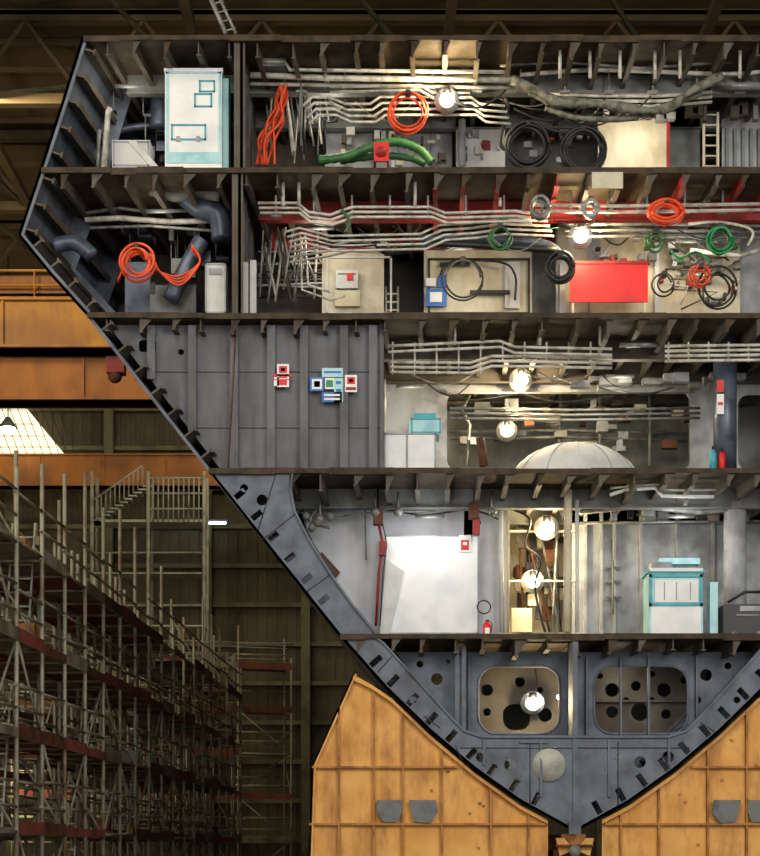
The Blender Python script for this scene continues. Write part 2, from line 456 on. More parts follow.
b.box(X(167,y),X(220,y),y+0.03,y+0.67,dz[1],dz[1]+.05,lcyan)
b.box(X(222,y),X(228,y),y+.1,y+.65,dz[1],Z(76,y),lcyan)
rect_outline(b,166,221,71,160,y-0.012,2.5,lcyan); b.pbox(166,221,152,163,y-.014,.01,lcyan)
rect_outline(b,199,215,80,92,y-0.015,1.6,cyan); rect_outline(b,194,212,93,107,y-0.015,1.6,cyan)
rect_outline(b,171,206,124,140,y-0.015,1.6,cyan); b.pbox(176,180,136,141,y-.03,0.03,lgray); b.pbox(196,200,136,141,y-.03,.03,lgray)
b.make()
b=B("white_crate"); y=0.5
zt=Z(140,y)
b.box(X(112,y),X(150,y),y,y+0.6,dz[1],zt,white)
vs=[(X(112,y),y,zt),(X(150,y),y,zt),(X(140,y),y+.5,zt+.12),(X(118,y),y+.5,zt+.12)]
b.add(vs,[(0,1,2,3)],white); rect_outline(b,113,149,141,166,y-.012,1.5,lgray)
b.pplate([(128,141),(136,141),(158,166),(150,166)],[],y-.04,.02,white); b.make()
b=B("stand_pipe",ship); b.ptube([(104,168),(108,112),(110,108)],0.4,3,pipew); b.ptube([(98,168),(99,130)],.5,2,pipeg); b.make()
b=B("ventilation_duct",ship)
b.ptube([(100,80),(114,62),(140,64),(160,90),(160,130)],2.0,12,duct,12,True)
b.ptube([(98,110),(106,92),(126,90),(150,96)],2.4,9,duct,12,True)
b.ptube([(100,140),(130,128),(232,120)],2.2,4,duct,8,True)
b.ptube([(225,62),(214,85),(230,100)],1.5,8,duct,10,True)
b.ptube([(54,246),(75,243),(92,256)],0.8,8,duct,12,True)
b.ptube([(185,196),(200,208),(218,215),(222,240)],1.2,11,duct,12,True)
b.ptube([(150,190),(175,196),(190,192),(220,196)],1.0,6,mgray,10,True)
b.ptube([(85,220),(120,218),(170,222),(230,220)],1.4,3,pipew,8)
b.ptube([(85,213),(120,208),(150,212),(200,210)],1.4,2,pipeg,8)
b.ptube([(90,228),(150,226),(228,232)],1.2,1.6,pipeg,8)
b.ptube([(170,300),(196,250),(202,240)],1.5,9,duct,10,True)
b.box(X(150,1.8),X(196,1.8),1.8,2.8,dz[2],Z(285,1.8),mgray)
b.box(X(125,2.2),X(150,2.2),2.2,2.8,dz[2],Z(262,2.2),duct)
for i in range(48):
    p=random.uniform(100,220); k=random.choice((1,2)); q=random.uniform(85,150) if k==1 else random.uniform(215,290)
    yv=random.uniform(1.5,3.5); w=random.uniform(2,14); h=random.uniform(2,16)
    if k==2 and p<118: continue
    b.pbox(p,p+w,q,q+h,yv,.2,random.choice((dsteel,mgray,duct,pipeg,steel)))
    b.ptube([(p,q),(p,q-30)],yv,0.8,pipeg,5)
b.make()
def bundle(b,path,y,r,m,n,dpx=(0,5),dy=0.0):
    for i in range(n):
        b.ptube([(p+dpx[0]*i,q+dpx[1]*i) for p,q in path],y+dy*i,r,m,8)
def hangers(b,p0,p1,q,y,step=40,up=18,m=None):
    p=p0
    while p<p1:
        b.pbox(p,p+2,q-up,q+3,y+.05,0.04,m or pipeg); b.pbox(p-4,p+6,q,q+2,y+.02,0.1,m or pipeg); p+=step
def drape(b,p0,p1,q,y,sag,r,m):
    b.ptube([(p0,q),((p0*2+p1)/3,q+sag*.9),((p0+2*p1)/3,q+sag),(p1,q+random.uniform(-4,4))],y,r,m,5,True)
b=B("overhead_pipework_upper",ship)
b.ptube([(250,75),(330,78),(515,80)],0.9,3,pipew); b.ptube([(250,84),(515,88)],1.1,2,pipew)
bundle(b,[(303,106),(312,97),(330,97),(345,104),(370,104),(380,97),(470,97),(480,104),(505,106)],1.2,1.4,pipew,4,(2,6))
bundle(b,[(330,92),(420,90),(433,98),(470,98)],1.0,1.3,pipew,2,(0,-5))
b.ptube([(260,62),(285,62),(290,70),(505,72)],0.7,2,pipew)
b.pbox(262,286,56,66,0.7,0.3,mgray)
for p in (560,590,620,680,655,740): b.ptube([(p,78),(p,44+random.uniform(0,14))],0.4,1.8,pipew)
bundle(b,[(545,94),(600,96),(660,96),(712,92)],1.3,1.6,pipew,3,(0,5))
b.ptube([(505,98),(508,108),(500,140),(505,150)],1.3,2,black,6,True)
b.ptube([(520,75),(600,70),(720,74),(760,72)],1.0,2.2,pipew,8,True)
b.ptube([(720,80),(735,86),(770,86)],1.0,4,pipeg,8)
b.ptube([(500,66),(560,62),(640,68),(760,60)],.9,1.4,pipeg,8)
b.ptube([(325,60),(325,78)],.8,1.5,pipeg); hangers(b,300,760,90,1.1,44,24)
for i in range(24):
    p=random.uniform(262,325); b.ptube([(p,random.uniform(60,100)),(p+random.uniform(-8,12),random.uniform(110,166))],random.uniform(1,3),random.uniform(.8,1.6),random.choice((pipew,pipeg,black,mgray,pipew)),5,False)
for i in range(14):
    p=random.uniform(300,680); drape(b,p,p+random.uniform(30,90),random.uniform(90,112),random.uniform(.7,2),random.uniform(5,20),random.uniform(.6,1.1),random.choice((black,black,pipeg,dsteel)))
b.make()
b=B("flexible_wrapped_duct",ship)
pts=cat([P(*p,0.7) for p in((512,80),(535,90),(560,102),(600,104),(640,110),(668,108),(690,92),(722,76))],8)
b.tube(pts,[0.08+0.02*random.random()+0.02*math.sin(i*.5) for i in range(len(pts))],foil,8)
pts=cat([P(*p,0.9) for p in((545,108),(580,118),(630,118),(665,106),(700,94))],8)
b.tube(pts,[0.05+0.025*random.random() for i in range(len(pts))],foil,8)
b.pplate([(522,84),(560,96),(600,100),(585,108),(555,108),(530,96)],[],.75,.03,foil); b.make()
b=B("orange_cable_bundle")
for i in range(9):
    pts=[(282+random.uniform(-5,5),85),(281+random.uniform(-6,6),100),(276+random.uniform(-8,8),120),(268+random.uniform(-11,11),140),(266+random.uniform(-12,12),165)]
    b.ptube(pts,0.9+random.uniform(0,.3),1.4,orange,6,True)
b.make()
coil("orange_hose_coil",408,112,0.7,17,1.1,orange,4)
coil("black_cable_coil",528,146,0.5,20,1.7,black,5,2.5)
coil("black_cable_coil",583,151,0.5,20,1.7,black,5,3)
b=B("cable_run",ship)
b.ptube([(515,128),(530,122),(560,132),(585,128),(600,138)],.9,1.5,black,6,True); b.ptube([(590,130),(604,150),(603,162)],.9,1.5,black,6,True); b.make()
b=B("green_ventilation_hose")
pts=cat([P(*p,1.4) for p in((318,160),(345,157),(368,148),(395,142),(420,150),(432,163))],8)
b.tube(pts,[.08+.02*(i%2) for i in range(len(pts))],dgreen,10)
pts=cat([P(*p,1.7) for p in((340,161),(380,156),(410,158),(425,164))],8); b.tube(pts,[.07+.015*(i%2) for i in range(len(pts))],dgreen,8); b.make()
b=B("red_fan_box"); b.box(X(374,.7),X(389,.7),.7,1.1,Z(161,.7),Z(142,.7),redb); b.tube([P(381,152,.66),P(381,152,.7)],.11,redm,16)
b.box(X(376,.7),X(387,.7),.75,1.05,dz[1],Z(161,.7),mgray); b.make()
b=B("panel_fittings_upper",ship)
for i in range(44):
    p=random.choice((random.uniform(335,445),random.uniform(458,500),random.uniform(520,590)))
    q=random.uniform(126,160); w=random.uniform(2,9); h=random.uniform(2,10)
    b.pbox(p,p+w,q,q+h,2.9,.1,random.choice((mgray,lgray,white,dsteel,redm,beige)))
b.ptube([(462,120),(462,166)],2.7,4,lgray); b.pbox(667,670,118,169,2.15,.1,redm)
for p in (345,372,398,430): b.pbox(p,p+1.2,124,169,3.25,.05,mgray)
for p in (726,734,742,750,758): b.pbox(p,p+3,128,169,2.7,.1,mgray)
b.pbox(592,623,172,188,-0.12,.02,beige)
for i in range(16):
    p=random.uniform(600,760); b.pbox(p,p+random.uniform(3,12),random.uniform(98,108),random.uniform(110,120),2.0,.15,random.choice((mgray,lgray,white,dsteel)))
b.make()
def ladder(name,p0,p1,q0,k,y,m):
    b=B(name); z1=Z(q0,y); z0=dz[k]
    for p in(p0,p1): b.box(X(p,y)-.025,X(p,y)+.025,y,y+.06,z0,z1,m)
    z=z0+.15
    while z<z1: b.tube([(X(p0,y),y+.03,z),(X(p1,y),y+.03,z)],.02,m,6); z+=.22
    return b.make()
ladder("vertical_ladder",704,718,112,1,2.2,cream)
b=B("overhead_pipework_middle",ship)
bundle(b,[(258,203),(298,203),(308,212),(330,215),(352,207),(430,207),(445,213),(515,211),(530,213)],0.5,1.5,pipew,3,(1,5))
bundle(b,[(285,232),(300,228),(330,236),(420,234),(440,225),(470,223),(500,219),(548,221)],0.8,1.3,pipew,4,(2,5))
bundle(b,[(290,252),(330,246),(350,241),(390,243)],1.4,1.3,pipew,3,(0,5))
bundle(b,[(535,205),(620,206),(760,204)],0.7,1.8,pipew,2,(0,6))
bundle(b,[(565,225),(640,224),(760,226)],1.2,1.6,pipeg,3,(0,6))
b.ptube([(375,240),(388,252),(430,245),(450,244),(556,250)],0.9,3.5,black,10,True)
b.ptube([(420,240),(470,238),(540,244),(560,255)],1.1,5.5,duct,10,True)
for p,h in((283,180),(299,180),(415,182),(500,198)): b.ptube([(p,h),(p,206)],.45,1.8,pipew)
b.ptube([(300,235),(302,290),(330,300),(345,296)],1.8,1.3,pipew,6); b.ptube([(305,235),(308,285),(330,292)],1.8,1.3,pipew,6)
hangers(b,275,560,215,.6,38,20); hangers(b,570,760,210,.8,38,20)
b.ptube([(690,250),(740,256),(760,250)],1.5,2.5,pipew,8); b.ptube([(620,226),(660,236),(760,236)],1.8,3,pipeg)
b.ptube([(688,224),(720,222),(752,230),(748,246)],1.0,1.5,pipew,6,True)
for i in range(30):
    p=random.uniform(262,322); b.ptube([(p,random.uniform(225,250)),(p+random.uniform(-16,16),random.uniform(262,308))],random.uniform(1,3.5),random.uniform(.8,1.5),random.choice((pipew,pipeg,black,dsteel,pipeg)),5)
for i in range(16):
    q=random.uniform(250,300); b.ptube([(258,q),(322,q+random.uniform(-3,3))],random.uniform(2,3.5),1,random.choice((pipew,pipeg,dsteel)),5)
for i in range(18):
    p=random.uniform(290,700); drape(b,p,p+random.uniform(25,80),random.uniform(214,245),random.uniform(.7,2),random.uniform(5,18),random.uniform(.6,1.1),random.choice((black,black,pipeg,dsteel,dgreen)))
b.make()
b=B("panel_fittings_middle",ship)
rect_outline(b,326,392,256,314,2.95,2,white); b.pbox(336,358,270,288,2.8,.15,white); b.pbox(338,356,273,274,2.78,.02,mgray)
b.pbox(335,360,290,306,2.85,.1,cream); b.pbox(347,353,273,280,2.77,.02,redb)
rect_outline(b,428,530,258,314,2.9,2,black)
for a in((440,262,30,3),(470,290,40,3)): b.pbox(a[0],a[0]+a[2],a[1],a[1]+a[3],2.8,.1,black)
b.ptube([(440,275),(452,262),(500,262),(515,275),(515,300)],2.7,1.2,black,6,True)
b.pbox(426,436,278,286,2.85,.03,bwhite);b.pbox(438,447,275,287,2.85,.03,blue);b.pbox(426,447,289,306,2.85,.03,blue);b.pbox(430,442,292,302,2.83,.02,bwhite)
b.pbox(505,520,262,308,2.9,.05,white)
rect_outline(b,556,590,226,314,2.2,2,lgray)
for i in range(40):
    p=random.uniform(595,738); q=random.uniform(226,262); w=random.uniform(3,9); h=random.uniform(2,9)
    b.pbox(p,p+w,q,q+h,1.9,.15,random.choice((mgray,lgray,white,pipeg,redm,dgreen,dsteel,black)))
for i in range(14):
    p=random.uniform(655,735); q=random.uniform(262,300); b.pbox(p,p+random.uniform(2,7),q,q+random.uniform(2,10),2.1,.15,random.choice((mgray,lgray,white,dsteel,redm)))
for i in range(16):
    q=random.uniform(232,290); p=random.uniform(650,700); b.ptube([(p,q),(p+random.uniform(10,50),q+random.uniform(-4,4)),(p+random.uniform(10,50),q+20)],1.9,1,random.choice((pipew,black,dsteel,pipeg)),5)
b.pbox(590,600,226,264,2.2,.1,lgray); b.pbox(655,659,226,314,2.2,.1,white); b.pbox(560,566,262,314,2.1,.1,white)
b.make()
b=B("dark_doorway_stairs",ship)
y=3.4
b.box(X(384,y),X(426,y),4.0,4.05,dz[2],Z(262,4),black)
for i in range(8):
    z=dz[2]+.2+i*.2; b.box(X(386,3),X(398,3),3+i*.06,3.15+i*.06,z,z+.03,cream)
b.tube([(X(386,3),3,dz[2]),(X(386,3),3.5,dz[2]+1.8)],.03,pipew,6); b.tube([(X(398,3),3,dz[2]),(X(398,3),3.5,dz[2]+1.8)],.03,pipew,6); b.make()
b=B("red_tarpaulin_panel"); y=1.4
b.box(X(570,y),X(648,y),y,y+.05,Z(302,y),Z(263,y),redb)
b.box(X(572,y),X(574,y),y+.01,y+.05,dz[2],Z(300,y),cream); b.box(X(644,y),X(646,y),y+.01,y+.05,dz[2],Z(300,y),cream); b.box(X(568,y),X(650,y),y-.02,y+.07,Z(264,y),Z(261,y),redm); b.make()
b=B("white_board"); b.box(X(205,.5),X(226,.5),.5,.9,dz[2],Z(263,.5),white); rect_outline(b,205,226,263,313,.48,1.5,lgray); b.pbox(209,221,268,274,.47,.02,lgray); b.make()
b=B("leaning_plank"); b.box(X(243,.4),X(248,.4),.4,.6,dz[2],Z(262,.4),white); b.box(X(250,.5),X(256,.5),.5,.7,dz[2],Z(260,.5),white); b.make()
for a in ((137,262,.6,14,1.4,orange,4,4,"orange_hose_coil"),(540,208,.25,9,2,pipeg,3,1,"gray_hose_coil"),(590,209,.25,7,2,lgray,3,1,"gray_hose_coil"),
          (720,240,.4,12,1.5,green,4,2,"green_hose_coil"),(655,241,.6,7,1.2,dgreen,3,2,"green_hose_coil"),(500,238,.5,10,1.2,dgreen,3,2,"green_hose_coil"),
          (560,268,.9,12,2.0,black,4,2,"black_cable_coil"),(463,279,2.0,19,1.1,black,2,2,"black_cable_coil"),(717,288,.8,16,1.2,black,3,4,"black_cable_coil"),
          (664,284,1.3,9,1.0,black,2,3,"black_cable_coil"),(700,276,.5,8,1.2,orange,3,3,"orange_hose_coil")):
    coil(a[8],*a[:8])
coil("red_hose_coil",666,212,.25,15,1.8,orange,6,3,0,0.6)
b=B("orange_hose_run")
for s_ in range(4):
    pts=[(118,280+s_),(130,258-s_*2),(150,255+s_*3),(160,272),(180,285-s_*3),(200,262),(192,245+s_*2)]
    b.ptube(pts,.9+s_*.1,1.1,orange,6,True)
b.make()
b=B("green_hose_run"); b.ptube([(345,232),(350,222),(342,210)],.4,1.5,dgreen,6,True); b.ptube([(670,250),(680,258),(696,252),(712,262)],1,1.4,green,6,True); b.make()
b=B("overhead_pipework_lower",ship)
bundle(b,[(388,346),(430,344),(500,341),(515,347),(612,349)],0.5,1.5,pipew,2,(0,6))
bundle(b,[(390,362),(470,363),(492,356),(612,358)],0.7,1.5,pipew,3,(0,5))
bundle(b,[(665,346),(760,345),(800,345)],0.5,1.6,pipew,4,(0,5))
for p in list(range(392,612,22))+list(range(668,800,20)): b.pbox(p,p+1.5,342,374 if p<500 else 362,.72,.04,pipew)
for p in (455,540,600): b.ptube([(p,326),(p,345)],.5,1.4,pipew)
b.ptube([(620,345),(665,345)],.8,2.5,pipeg)
bundle(b,[(450,408),(570,410),(700,408)],2.9,1.5,pipeg,3,(0,5)); bundle(b,[(450,432),(560,430),(690,434)],4.6,1.8,pipeg,2,(0,7))
b.ptube([(470,395),(462,410),(470,425),(466,466)],3.9,1.6,pipeg,6); b.ptube([(384,380),(384,434)],1.2,2,pipew)
for p in (560,600,650,690): b.ptube([(p,392),(p,466)],4.4,2,mgray)
for i in range(34):
    p=random.uniform(460,690); q=random.uniform(396,450); b.pbox(p,p+random.uniform(3,16),q,q+random.uniform(2,12),random.uniform(3.5,5),.2,random.choice((mgray,beige,lgray,pipeg,rust)))
for i in range(14):
    p=random.uniform(560,760); q=random.uniform(372,384); b.pbox(p,p+random.uniform(6,24),q,q+random.uniform(3,10),random.uniform(2,2.8),.2,random.choice((mgray,lgray,pipeg)))
b.ptube([(440,392),(470,400),(520,394),(560,402),(620,395)],3.0,.8,black,5,True)
b.ptube([(480,438),(484,466)],.9,4.5,rust,8)
for i in range(8):
    p=random.uniform(390,680); drape(b,p,p+random.uniform(30,90),random.uniform(370,392),random.uniform(1,2.8),random.uniform(4,14),random.uniform(.5,.9),random.choice((black,pipeg)))
b.make()
b=B("machinery_crate"); y=.7
b.box(X(380,y)+.08,X(436,y),y,y+.9,dz[3],Z(433,y),bwhite); rect_outline(b,384,436,433,470,y-.02,1.5,lgray)
b.pbox(406,408,434,470,y-.02,.02,lgray)
b.box(X(409,y),X(440,y),y+.1,y+.7,Z(433,y),Z(418,y),lcyan); rect_outline(b,411,441,418,433,y+.08,1.5,cyan); b.pbox(414,436,413,418,y+.2,.4,cyan); b.make()
b=B("white_liferaft_canopy"); y=1.7; c=P(575,478,y); n=48; vs=[];fs=[]; rx=66/50*1.05
zb=dz[3]+.01; c.z=zb; rz=Z(443,y)-zb
for j in range(9):
    th=math.pi/2*j/8
    for i in range(n):
        a=2*math.pi*i/n; rr=math.cos(th)*(1+0.02*math.cos(a*8))
        vs.append((c.x+rx*rr*math.cos(a),c.y+0.9*rr*math.sin(a),zb+rz*math.sin(th)))
for j in range(8):
    for i in range(n): k=(i+1)%n; fs.append((j*n+i,j*n+k,(j+1)*n+k,(j+1)*n+i))
b.add(vs,fs,white,True); b.tube([(c.x+rx*1.02*math.cos(2*math.pi*i/24),c.y+.92*math.sin(2*math.pi*i/24),zb+.04) for i in range(24)],.04,lgray,6,closed=True)
for k in range(6):
    a=math.pi*k/6
    b.tube([(c.x+rx*1.005*math.cos(t)*math.cos(a),c.y+.905*math.cos(t)*math.sin(a),zb+rz*1.005*math.sin(t)) for t in [math.pi*i/16 for i in range(17)]],.008,lgray,4)
b.make()
b=B("support_column",ship)
b.tube([(X(725,1.35),1.35,dz[3]),(X(725,1.35),1.35,dz[2]-.06)],.24,duct,18); b.box(X(713,1.35),X(737,1.35),1.1,1.6,dz[3],dz[3]+.04,duct)
b.pbox(717,724,380,392,1.05,.02,redb); b.pbox(717,724,394,414,1.05,.02,bwhite); b.pbox(718,723,402,405,1.04,.02,redb); b.make()
for (px,m,h) in((713,cyan,450),(722,redb,452)):
    b=B("gas_bottle"); y=.7; x=X(px,y); b.tube([(x,y,dz[3]),(x,y,Z(h+4,y)),(x,y,Z(h,y))],[.075,.075,.04],m,12); b.tube([(x,y,Z(h,y)),(x,y,Z(h-4,y))],.025,black,6); b.make()
def sign(b,p0,p1,q0,q1,base,fg,y=.17):
    b.pbox(p0,p1,q0,q1,y,.015,base)
    for f in fg: b.pbox(*f[:4],y-.006,.006,f[4])
b=B("safety_sign",ship)
sign(b,277,289,364,387,bwhite,[(279,287,366,373,redb),(281,285,368,371,bwhite),(279,287,376,378,redb),(279,287,380,385,redb)])
sign(b,273,292,374,376.5,redb,[(274,291,379,380,redb)]); sign(b,274,279,377,386,bwhite,[])
sign(b,322,343,368,377,lcyan,[(324,341,371,373,blue)]); sign(b,310,324,377,391,blue,[(312,322,379,389,bwhite),(314,320,381,387,blue)]); sign(b,325,334,378,389,bwhite,[(326,333,380,387,green)])
sign(b,334,343,378,402,lcyan,[(336,341,381,384,blue),(336,341,389,392,blue)]); sign(b,322,342,392,402,blue,[(324,340,394,396,bwhite),(324,340,398,400,bwhite)])
sign(b,345,357,375,392,bwhite,[(347,355,377,384,redb),(349,353,379,382,bwhite),(346,356,387,390,redm)]); b.make()
b=B("white_partition_door"); y=1.6
b.box(X(386,y),X(478,y),y,y+.06,dz[4],Z(536,y),bwhite); rect_outline(b,385,479,535,634,y-.015,1.5,lgray)
b.pbox(459,471,535,552,y-.03,.02,bwhite); b.pbox(461,469,540,550,y-.04,.01,redb); b.pbox(463,467,542,545,y-.045,.01,bwhite)
zd=dz[4]
b.plate([(X(386,y),Z(560,y)),(X(404,y),Z(572,y)),(X(396,y),Z(604,y)),(X(386,y),zd),(X(379,y),zd)],[],y-.1,.03,white); b.make()
b=B("tank_room_fittings",ship)
y=1.9
b.ptube([(372,505),(420,515),(470,510),(500,520)],y-.2,.9,black,5,True); b.ptube([(290,512),(340,516),(380,512),(500,509)],y-.3,1.2,pipeg,6)
b.pplate([(314,558),(322,552),(340,572),(334,580)],[],y,.06,rust); b.pplate([(317,559),(322,555),(336,572),(333,577)],[],y-.02,.02,black)
for (p,q) in((375,512),(398,512),(492,512),(320,520)): b.sphere(P(p,q,1.2),.1,pipeg,10,6); b.ptube([(p,q),(p,492)],1.2,1.3,pipeg,6)
for (p,q) in((306,516),(318,523),(330,517),(312,528)): b.sphere(P(p,q,1.0),.09,mgray,10,6)
b.ptube([(330,494),(310,520),(330,528)],1.5,1.5,pipeg,6,True)
b.ptube([(365,500),(366,560)],1.85,.8,mgray); b.ptube([(500,478),(502,632)],1.7,2.6,white,8); b.ptube([(508,520),(508,632)],1.5,1.5,beige)
for q in (530,580): b.pbox(510,575,q,q+1.5,2.9,.1,beige)
b.ptube([(568,490),(567,632)],1.0,4,cream,10); b.ptube([(577,500),(577,632)],1.1,2,white)
for i in range(44):
    p=random.uniform(512,560); q=random.uniform(500,612); b.pbox(p,p+random.uniform(3,12),q,q+random.uniform(3,20),random.uniform(3.2,4),.15,random.choice((beige,rust,dsteel,mgray,black,rust,dsteel)))
for i in range(8): b.ptube([(random.uniform(512,562),498),(random.uniform(512,562),632)],random.uniform(3,4),random.uniform(.8,2),random.choice((cream,black,rust,pipeg)),6)
b.ptube([(514,510),(530,520),(525,545),(540,560),(535,590),(545,632)],2.2,1.3,black,6,True)
b.pbox(512,532,608,632,3.0,.2,beige)
b.ptube([(610,495),(625,490),(655,488),(662,496),(714,497)],.6,1.8,bwhite,8); b.ptube([(610,488),(660,484),(665,490),(716,490)],.6,1.2,pipew,8)
b.ptube([(580,512),(640,506),(700,512),(760,506)],1.5,3,pipeg,8); b.ptube([(580,523),(760,521)],2,1.5,pipeg,6)
b.tube([(X(735,1.6),1.6,dz[4]),(X(735,1.6),1.6,dz[3]-.06)],.24,lgray,16)
for q in (566,580,596): b.pbox(607,622,q,q+1.5,2.8,.1,mgray)
b.ptube([(613,560),(613,615)],2.8,1.2,mgray,6); b.ptube([(685,505),(688,498),(694,498)],1,2,mgray)
for i in range(18):
    p=random.uniform(584,750); b.pbox(p,p+random.uniform(4,12),random.uniform(505,512),random.uniform(514,522),random.uniform(1.5,2.5),.15,random.choice((mgray,black,dsteel,pipeg)))
b.make()
b=B("electrical_cabinet"); y=.8
b.box(X(649,y),X(703,y),y,y+.7,dz[4]+.04,Z(572,y),lcyan); b.box(X(647,y),X(705,y),y-.05,y+.75,Z(573,y),Z(570,y),cyan)
b.pbox(655,698,580,602,y-.02,.02,bwhite); rect_outline(b,649,703,574,606,y-.04,3,cyan); b.pbox(651,701,606,634,y-.02,.02,bwhite)
b.pbox(652,672,562,570,y+.1,.4,lgray); b.pbox(660,700,558,564,y+.3,.3,lcyan); b.pbox(650,703,568,571,y-.06,.02,bwhite)
for p in (664,676,690): b.pbox(p,p+1,582,600,y-.03,.01,lgray)
b.box(X(710,y),X(718,y),y,y+.3,dz[4],Z(582,y),lcyan); b.make()
b=B("welding_machine"); y=.5
b.box(X(724,y),X(775,y),y,y+.6,dz[4]+.1,Z(604,y),black); b.tube([P(728,602,y),P(745,592,y),P(770,592,y)],.03,black,6); b.pbox(736,770,614,616,y-.02,.02,mgray); b.pbox(740,765,606,611,y-.02,.02,lgray)
for p in(735,760): b.tube([(X(p,y),y-.03,dz[4]+.08),(X(p,y),y+.1,dz[4]+.08)],.08,mgray,12)
b.make()
def extinguisher(px,k,y):
    b=B("fire_extinguisher"); x=X(px,y); z=dz[k]
    b.tube([(x,y,z),(x,y,z+.38),(x,y,z+.44)],[.085,.085,.03],redb,14); b.box(x-.03,x+.05,y-.02,y+.02,z+.44,z+.48,black)
    b.tube(cat([Vector((x+.03,y,z+.46)),Vector((x+.1,y-.03,z+.38)),Vector((x+.08,y-.04,z+.2))]),.012,black,6); b.box(x-.05,x+.05,y-.09,y-.08,z+.18,z+.3,bwhite); b.make()
extinguisher(487,4,1.2)
b=B("coiled_air_hose",ship)
b.tube([P(484,607,1.4)+Vector((.14*math.cos(i*.5),.01*i/20,.14*math.sin(i*.5))) for i in range(30)],.015,black,6); b.make()
for (pp) in ([(378,520),(383,545),(379,572),(376,626)],[(474,514),(477,524)]):
    b=B("red_chain_hoist"); b.ptube(pp,1.3,1.6,redm,6); b.ptube([(p+4,q) for p,q in pp],1.3,.6,black,5); b.pbox(pp[0][0]-5,pp[0][0]+5,pp[0][1]-12,pp[0][1]+4,1.2,.2,rust); b.pbox(pp[1][0]-4,pp[1][0]+3,pp[1][1]-4,pp[1][1]+10,1.2,.15,redm)
    b.ptube([(pp[0][0],480),(pp[0][0],pp[0][1]-10)],1.3,.8,black,5); b.make()
# ================================================================ LAMPS
def wlamp(px,py,y,power,r=.1,cool=False):
    b=B("work_lamp",ship); c=P(px,py,y)
    b.sphere(c,r,bulbc if cool else bulbw,14,10,sz=.85)
    if not cool:   # conical reflector shade behind the bulb, hanger bracket
        b.tube([c+Vector((0,r*.7,r*.2)),c+Vector((0,r*1.3,r*.4))],[r*1.7,r*.6],bwhite,16)
    b.tube([c+Vector((0,.02,r*.8)),c+Vector((0,.02,r*1.6))],r*.5,black,10)
    b.tube(cat([c+Vector((0,.02,r*1.6)),c+Vector((.1,.1,r*3)),c+Vector((.05,.15,r*5))]),.012,black,5); b.make()
    l=bpy.data.lights.new("work_light",'POINT'); l.energy=power; l.color=(1,.78,.45) if not cool else (.9,.95,1); l.shadow_soft_size=.12
    o=bpy.data.objects.new("work_light",l); o.location=c+Vector((0,-r*1.6,0)); bpy.context.scene.collection.objects.link(o)
wlamp(447,100,0.85,200,.15); wlamp(581,236,1.1,170,.15); wlamp(521,380,2.6,250,.15); wlamp(507,431,3.6,180,.14)
wlamp(547,528,2.6,140,.16); wlamp(533,582,2.8,120,.15); wlamp(533,704,1.6,100,.15); wlamp(560,697,1.5,12,.07,True)
wlamp(420,430,5.0,30,.05)
def plight(px,py,y,e,col=(1,.9,.72),r=.3):  # added fill light with an invented fixture, brightens a compartment
    b=B("deck_fill_fixture",ship); c=P(px,py,y); b.tube([c+Vector((-.3,0,.08)),c+Vector((.3,0,.08))],.04,mgray,8); b.make()
    l=bpy.data.lights.new("deck_fill_light",'POINT'); l.energy=e; l.color=col; l.shadow_soft_size=r
    o=bpy.data.objects.new("deck_fill_light",l); o.location=c+Vector((0,0,-.15)); bpy.context.scene.collection.objects.link(o)
plight(430,520,.9,34,(1,.98,.95)); plight(680,520,1.0,42,(1,.98,.95))
plight(640,118,1.5,40); plight(330,112,1.8,34); plight(130,90,.9,20); plight(160,215,.6,20); plight(320,232,1.9,42); plight(460,252,1.5,38); plight(690,245,1.2,30); plight(620,380,1.8,60); plight(410,390,1.8,35)
plight(620,668,1.6,14)
